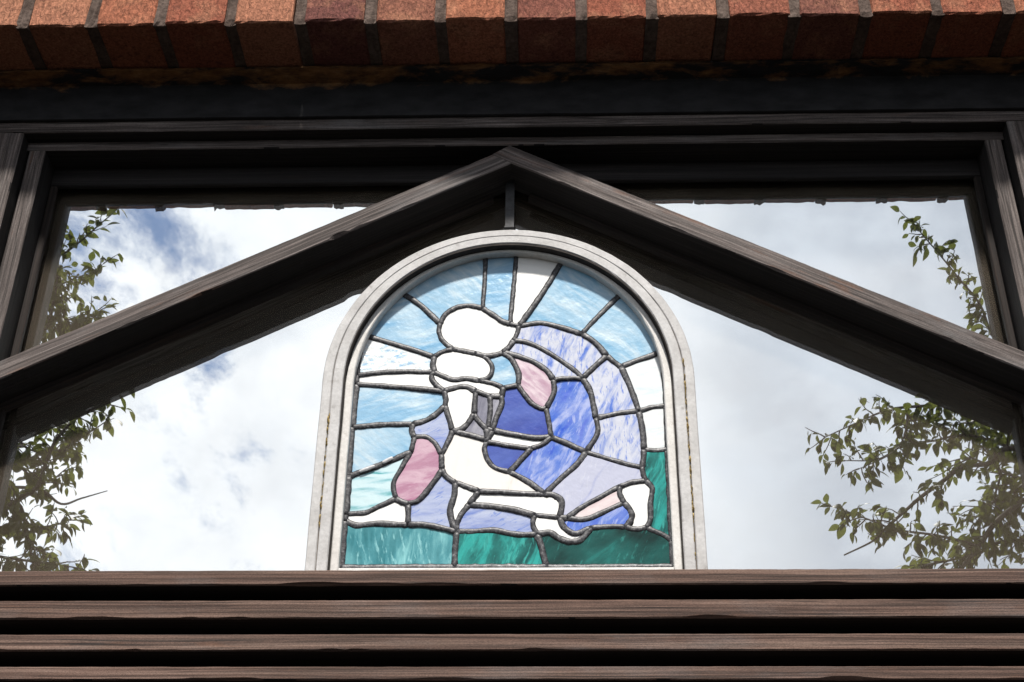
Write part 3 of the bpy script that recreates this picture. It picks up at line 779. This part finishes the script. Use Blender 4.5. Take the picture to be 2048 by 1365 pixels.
def foil_patches():
    """bare bright solder on one lead line at the left"""
    for (xa, ya), (xb, yb) in (((720, 946), (750, 935)), ((766, 928), (786, 918))):
        a, b = at(xa, ya, YG), at(xb, yb, YG); d = (b-a).normalized(); nrm = Vector((-d.z, 0, d.x))
        vs = []; fs = []; n = 9
        for i in range(n):
            q = a.lerp(b, i/(n-1)); e = 1-(abs(i-(n-1)/2)/((n-1)/2))**4
            for u, v in ((-.7, .78), (-.3, 1.03), (.2, 1.10), (.6, .90)):
                p = q+nrm*u*.0030*(.75+.25*e); vs.append((p.x, YG+.0006-v*.0040-.0003*e, p.z))
        for i in range(n-1):
            for j in range(3):
                k = i*4+j; fs.append((k, k+1, k+5, k+4))
        link('solder_patch', mesh('solder_patch', vs, fs, True), arch, M['solder'])
foil_patches()
def cleat():
    # bent strap fixing the arch to the rafters
    x = at(1019, 430, -.036).x; z0 = at(1020, 456, -.036).z; z1 = 2.6435
    prof = [(-.0300, z1), (-.0300, z0+.004), (-.0310, z0+.0015), (-.0345, z0+.0004), (-.0385, z0)]
    vs = []; fs = []; w = .0050; t = .0016
    for i, (y, z) in enumerate(prof):
        d = Vector((0, prof[min(i+1, 4)][0]-prof[max(i-1, 0)][0], prof[min(i+1, 4)][1]-prof[max(i-1, 0)][1])).normalized(); nn = Vector((0, -d.z, d.y))*t*.5
        ww = w*(1+.12*(i > 2)+.03*math.sin(i*3))
        for s, k in ((-1, 1), (1, 1), (1, -1), (-1, -1)): vs.append((x+s*ww, y+nn.y*k, z+nn.z*k))
    for i in range(4):
        for j in range(4):
            a = i*4+j; b = i*4+(j+1) % 4; fs.append((a, b, b+4, a+4))
    fs.append((0, 1, 2, 3)); fs.append((16, 17, 18, 19))
    tag(link('metal_cleat', mesh('metal_cleat', vs, fs), None, M['zinc']), 'small grey metal strap between the arch top and the rafters', 'bracket')
cleat()

# ------------------------------------------------------------------ two trees standing across from the wall (seen in the glass)
def leaf_mesh(seed):
    rnd = random.Random(seed); L_ = 1.0; w = rnd.uniform(.22, .31); n = 6; vs = []; fs = []
    curl = rnd.uniform(.10, .38); fold = rnd.uniform(.04, .13)
    for i in range(n+1):
        t = i/n; hw = w*(math.sin(math.pi*min(1, t*.96+.02))**.85)*(1.15-.35*t); z = -curl*t*t
        vs += [(t*L_, -hw, z+fold*hw/w), (t*L_, 0, z), (t*L_, hw, z+fold*hw/w)]
    for i in range(n):
        a = i*3; fs += [(a, a+1, a+4, a+3), (a+1, a+2, a+5, a+4)]
    st = len(vs); vs += [(-.22, -.012, .03), (-.22, .012, .03), (.02, .014, .002), (.02, -.014, .002)]; fs.append((st, st+1, st+2, st+3))
    me = mesh('leaf', vs, fs, True); me.materials.append(M['leaf']); return me
LEAVES = [leaf_mesh(i) for i in range(8)]
def tube(P, R, seg=6):
    vs = []; fs = []
    up = Vector((.13, .31, .94))
    for i, p in enumerate(P):
        d = (P[min(i+1, len(P)-1)]-P[max(i-1, 0)]).normalized(); a = d.cross(up).normalized(); b = a.cross(d)
        for k in range(seg):
            t = 2*math.pi*k/seg; vs.append(p+(a*math.cos(t)+b*math.sin(t))*R[i])
    for i in range(len(P)-1):
        for k in range(seg):
            q = i*seg+k; r = i*seg+(k+1) % seg; fs.append((q, r, r+seg, q+seg))
    fs.append(tuple(range(seg))); fs.append(tuple(range((len(P)-1)*seg, len(P)*seg)))
    return vs, fs
def opp(px, py, d):
    """where a thing seen mirrored at this photo point stands, d metres out from the wall"""
    v = at(px, py, d); return Vector((v.x, -v.y, v.z))
def tree(label, base, fork, lines, seed, side):
    rnd = random.Random(seed)
    root = empty('tree', base); tag(root, label, 'tree', None)
    def put(name, P, R, seg=6, parent=root):
        v, f = tube(P, R, seg); return link(name, mesh(name, v, f, True), parent, M['bark'])
    b = Vector(base); fk = Vector(fork)
    P = [b.lerp(fk, t)+Vector((.05*n1(t*4, 1, seed), .05*n1(t*4, 1, seed+1), 0)) for t in [i/10 for i in range(11)]]
    R = [.085-.040*i/10+(.03 if i == 0 else 0) for i in range(11)]
    put('trunk', P, R, 10)
    leaves = []          # (score, position, direction, size)
    def twig(p, d, length, r, nl, vis, size=(.024, .052)):
        n = 5; P = [p]; q = p.copy(); dd = d.normalized()
        for i in range(n):
            dd = (dd + Vector((rnd.uniform(-.22, .22), rnd.uniform(-.22, .22), rnd.uniform(-.22, .16)))).normalized(); q = q+dd*length/n; P.append(q.copy())
        for i in range(nl):
            t = (i+rnd.uniform(.2, .9))/nl*n; k = min(n-1, int(t)); pos = P[k].lerp(P[k+1], t-k)
            ld = (dd*.5 + Vector((rnd.uniform(-.8, .8), rnd.uniform(-.8, .8), rnd.uniform(-1.25, .35)))).normalized()
            leaves.append((vis+rnd.random()*.01, pos, ld, rnd.uniform(*size)))
        return P, [r*(1-.8*i/n)+.0006 for i in range(n+1)]
    for k, (pts, d0, d1, r0, r1, dens, tl, bare) in enumerate(lines):
        sm = smooth(pts, 6); N_ = len(sm); P = []; R = []
        for i, (x, y) in enumerate(sm):
            t = i/(N_-1); P.append(opp(x, y, d0+(d1-d0)*t+.05*n1(t*3, 1, seed+k))); R.append(r0+(r1-r0)*t)
        # carry the line back to the crown of the trunk so that nothing floats
        if k in (0,) or lines[k][0][0][0] in (0, 2048) or not (0 < pts[0][0] < 2048):
            A = fk; B = P[0]; C_ = [A.lerp(B, q/6)+Vector((0, 0, .10*math.sin(math.pi*q/6))) for q in range(6)]
            R = [r0*1.9-(r0*.9)*q/6 for q in range(6)]+R; P = C_+P
        br = put('branch', P, R, 6)
        nV = []; nF = []
        total = sum((P[i+1]-P[i]).length for i in range(len(P)-1)); acc = 0; nxt = rnd.uniform(0, .04)
        for i in range(len(P)-1):
            s = (P[i+1]-P[i]); l = s.length
            while acc+l > nxt:
                q = P[i]+s*((nxt-acc)/l); frac = nxt/total
                nxt += rnd.uniform(.5, 1.5)/(dens*2.05)
                if frac > bare: continue
                sd = s.normalized(); perp = Vector((rnd.uniform(-1, 1), rnd.uniform(-1, 1), rnd.uniform(-.8, .9)))
                perp = (perp-sd*perp.dot(sd)).normalized()
                TP, TR = twig(q, (sd*.6+perp).normalized(), tl*rnd.uniform(.4, 1.3), .0022, rnd.randint(3, 7), 1.0)
                v, f = tube(TP, TR, 4); o0 = len(nV); nV += v; nF += [tuple(a+o0 for a in ff) for ff in f]
            acc += l
        if bare >= 1:
            e = P[-1]-P[-2]
            TP, TR = twig(P[-1], e, .07, .002, 6, 1.0); v, f = tube(TP, TR, 4); o0 = len(nV); nV += v; nF += [tuple(a+o0 for a in ff) for ff in f]
        if nV: tag(link('twigs', mesh('twigs', nV, nF, True), br, M['bark']), kind='stuff')
    # the crown beyond what the glass shows: limbs reaching up and outwards
    nV = []; nF = []
    for k in range(9):
        a = rnd.uniform(-.6, 2.2); d = Vector((side*(.35+.5*math.cos(a)), rnd.uniform(-.9, .35), rnd.uniform(.45, 1.0))).normalized()
        p = fk.copy(); P = [p.copy()]
        for i in range(6):
            d = (d+Vector((rnd.uniform(-.2, .2), rnd.uniform(-.2, .2), rnd.uniform(-.12, .2)))).normalized(); p = p+d*rnd.uniform(.18, .26); P.append(p.copy())
        put('branch', P, [.024-.0032*i for i in range(7)], 6)
        for i in range(2, 7):
            for j in range(5):
                TP, TR = twig(P[i], Vector((rnd.uniform(-1, 1), rnd.uniform(-1, 1), rnd.uniform(-.6, 1))), .22, .003, 9, 0.0)
                v, f = tube(TP, TR, 4); o0 = len(nV); nV += v; nF += [tuple(a_+o0 for a_ in ff) for ff in f]
    tag(link('twigs', mesh('twigs', nV, nF, True), root, M['bark']), kind='stuff')
    leaves.sort(key=lambda l: -l[0])
    rv = []; rf = []
    for i, (_, pos, ld, sz) in enumerate(leaves):
        q = ld.to_track_quat('X', 'Z') @ Matrix.Rotation(rnd.uniform(-1.2, 1.2), 3, 'X').to_quaternion()
        me = LEAVES[i % 8]; off = q @ Vector((.22*sz, 0, 0))
        if i < 300:
            o = link('leaf', me, root); o.location = pos+off; o.rotation_mode = 'QUATERNION'; o.rotation_quaternion = q; o.scale = (sz,)*3
        else:
            mat = Matrix.LocRotScale(pos+off, q, (sz,)*3); o0 = len(rv)
            rv += [mat @ v.co for v in me.vertices]; rf += [tuple(a+o0 for a in p.vertices) for p in me.polygons]
    me = bpy.data.meshes.new('foliage'); me.from_pydata([tuple(v) for v in rv], [], rf); me.materials.append(M['leaf'])
    for p in me.polygons: p.use_smooth = True
    tag(link('foliage', me, root), kind='stuff')
    print('leaves', len(leaves))
# photo points, distance out at start and end, radii, twigs per metre, twig length, leafy share
RIGHT = [
 ([(2080,905), (2010,898), (1977,927), (1925,934), (1884,964), (1844,993), (1810,1023), (1773,1056), (1747,1082), (1688,1111)], 3.0, 2.8, .011, .0025, 15, .085, .93),
 ([(2048,1000), (1992,1045), (1955,1097), (1925,1134), (1900,1170)], 3.1, 3.0, .010, .006, 20, .09, 1),
 ([(1955,1093), (1903,1078), (1858,1069), (1792,1060), (1740,1041), (1682,1019)], 3.05, 2.8, .006, .002, 24, .075, 1),
 ([(2070,850), (1929,813), (1861,812), (1792,817), (1765,824), (1724,841), (1650,875)], 3.0, 2.9, .008, .002, 19, .08, 1),
 ([(1816,815), (1812,858), (1800,890), (1770,915), (1718,938)], 2.95, 2.85, .004, .0015, 22, .07, 1),
 ([(2048,905), (1940,871), (1866,882), (1810,890), (1755,919), (1690,922)], 3.05, 2.9, .006, .0018, 16, .08, 1),
 ([(2060,740), (1990,680), (1960,610), (1920,560), (1880,510), (1850,475), (1828,448)], 3.0, 2.9, .006, .0015, 24, .06, 1),
 ([(2070,1080), (2000,1085), (1950,1110), (1880,1125), (1840,1135)], 3.15, 3.0, .007, .003, 28, .10, 1),
 ([(2075,960), (2020,985), (1980,1010), (1950,1050)], 3.2, 3.1, .007, .003, 34, .10, 1),
 ([(2070,1120), (2010,1060), (1990,1000), (2000,940), (1960,890)], 3.3, 3.2, .006, .003, 30, .10, 1),
 ([(2070,820), (2010,850), (1960,840), (1910,850), (1870,850)], 3.2, 3.0, .006, .002, 26, .09, 1),
]
LEFT = [
 ([(-20,1040), (41,997), (74,975), (89,934), (111,882), (150,840), (200,815), (235,790)], 3.0, 2.8, .010, .002, 26, .075, 1),
 ([(-30,975), (74,978), (122,1008), (163,997), (215,982)], 3.0, 2.85, .007, .0016, 18, .07, .60),
 ([(-25,1000), (37,1008), (52,1067), (60,1100), (74,1140)], 3.0, 3.0, .007, .004, 26, .085, 1),
 ([(-20,1110), (40,1120), (90,1125), (130,1132), (165,1138)], 3.1, 2.9, .006, .002, 30, .075, 1),
 ([(-20,900), (30,880), (60,900), (110,905), (165,875), (195,855)], 3.0, 2.9, .006, .002, 26, .075, 1),
 ([(-20,1060), (30,1050), (70,1055), (110,1050), (150,1035)], 3.1, 2.9, .006, .002, 26, .07, 1),
 ([(-30,760), (40,720), (90,660), (108,600), (113,564), (118,516), (137,502), (171,475), (198,451), (222,431), (240,415)], 3.0, 2.9, .008, .0015, 15, .06, 1),
 ([(112,575), (150,557), (191,543), (207,528)], 2.95, 2.9, .003, .001, 18, .05, 1),
 ([(-30,700), (60,665), (110,640), (150,640), (190,630)], 3.1, 2.95, .006, .002, 60, .085, 1),
 ([(-30,640), (60,620), (90,570), (110,540), (125,600)], 3.1, 3.0, .006, .002, 42, .08, 1),
 ([(-20,940), (30,930), (60,950), (100,960), (130,940)], 3.2, 3.1, .006, .002, 30, .09, 1),
 ([(-20,860), (20,845), (70,830), (110,850), (140,900)], 3.2, 3.1, .006, .002, 30, .09, 1),
]
tree('leafy tree whose branches reach in along the right-hand pane reflection', (2.35, -3.35, 0), (2.2, -3.2, 3.25), RIGHT, 21, 1)
tree('leafy tree whose branches reach in along the left-hand pane reflection', (-2.45, -3.35, 0), (-2.25, -3.2, 3.25), LEFT, 22, -1)
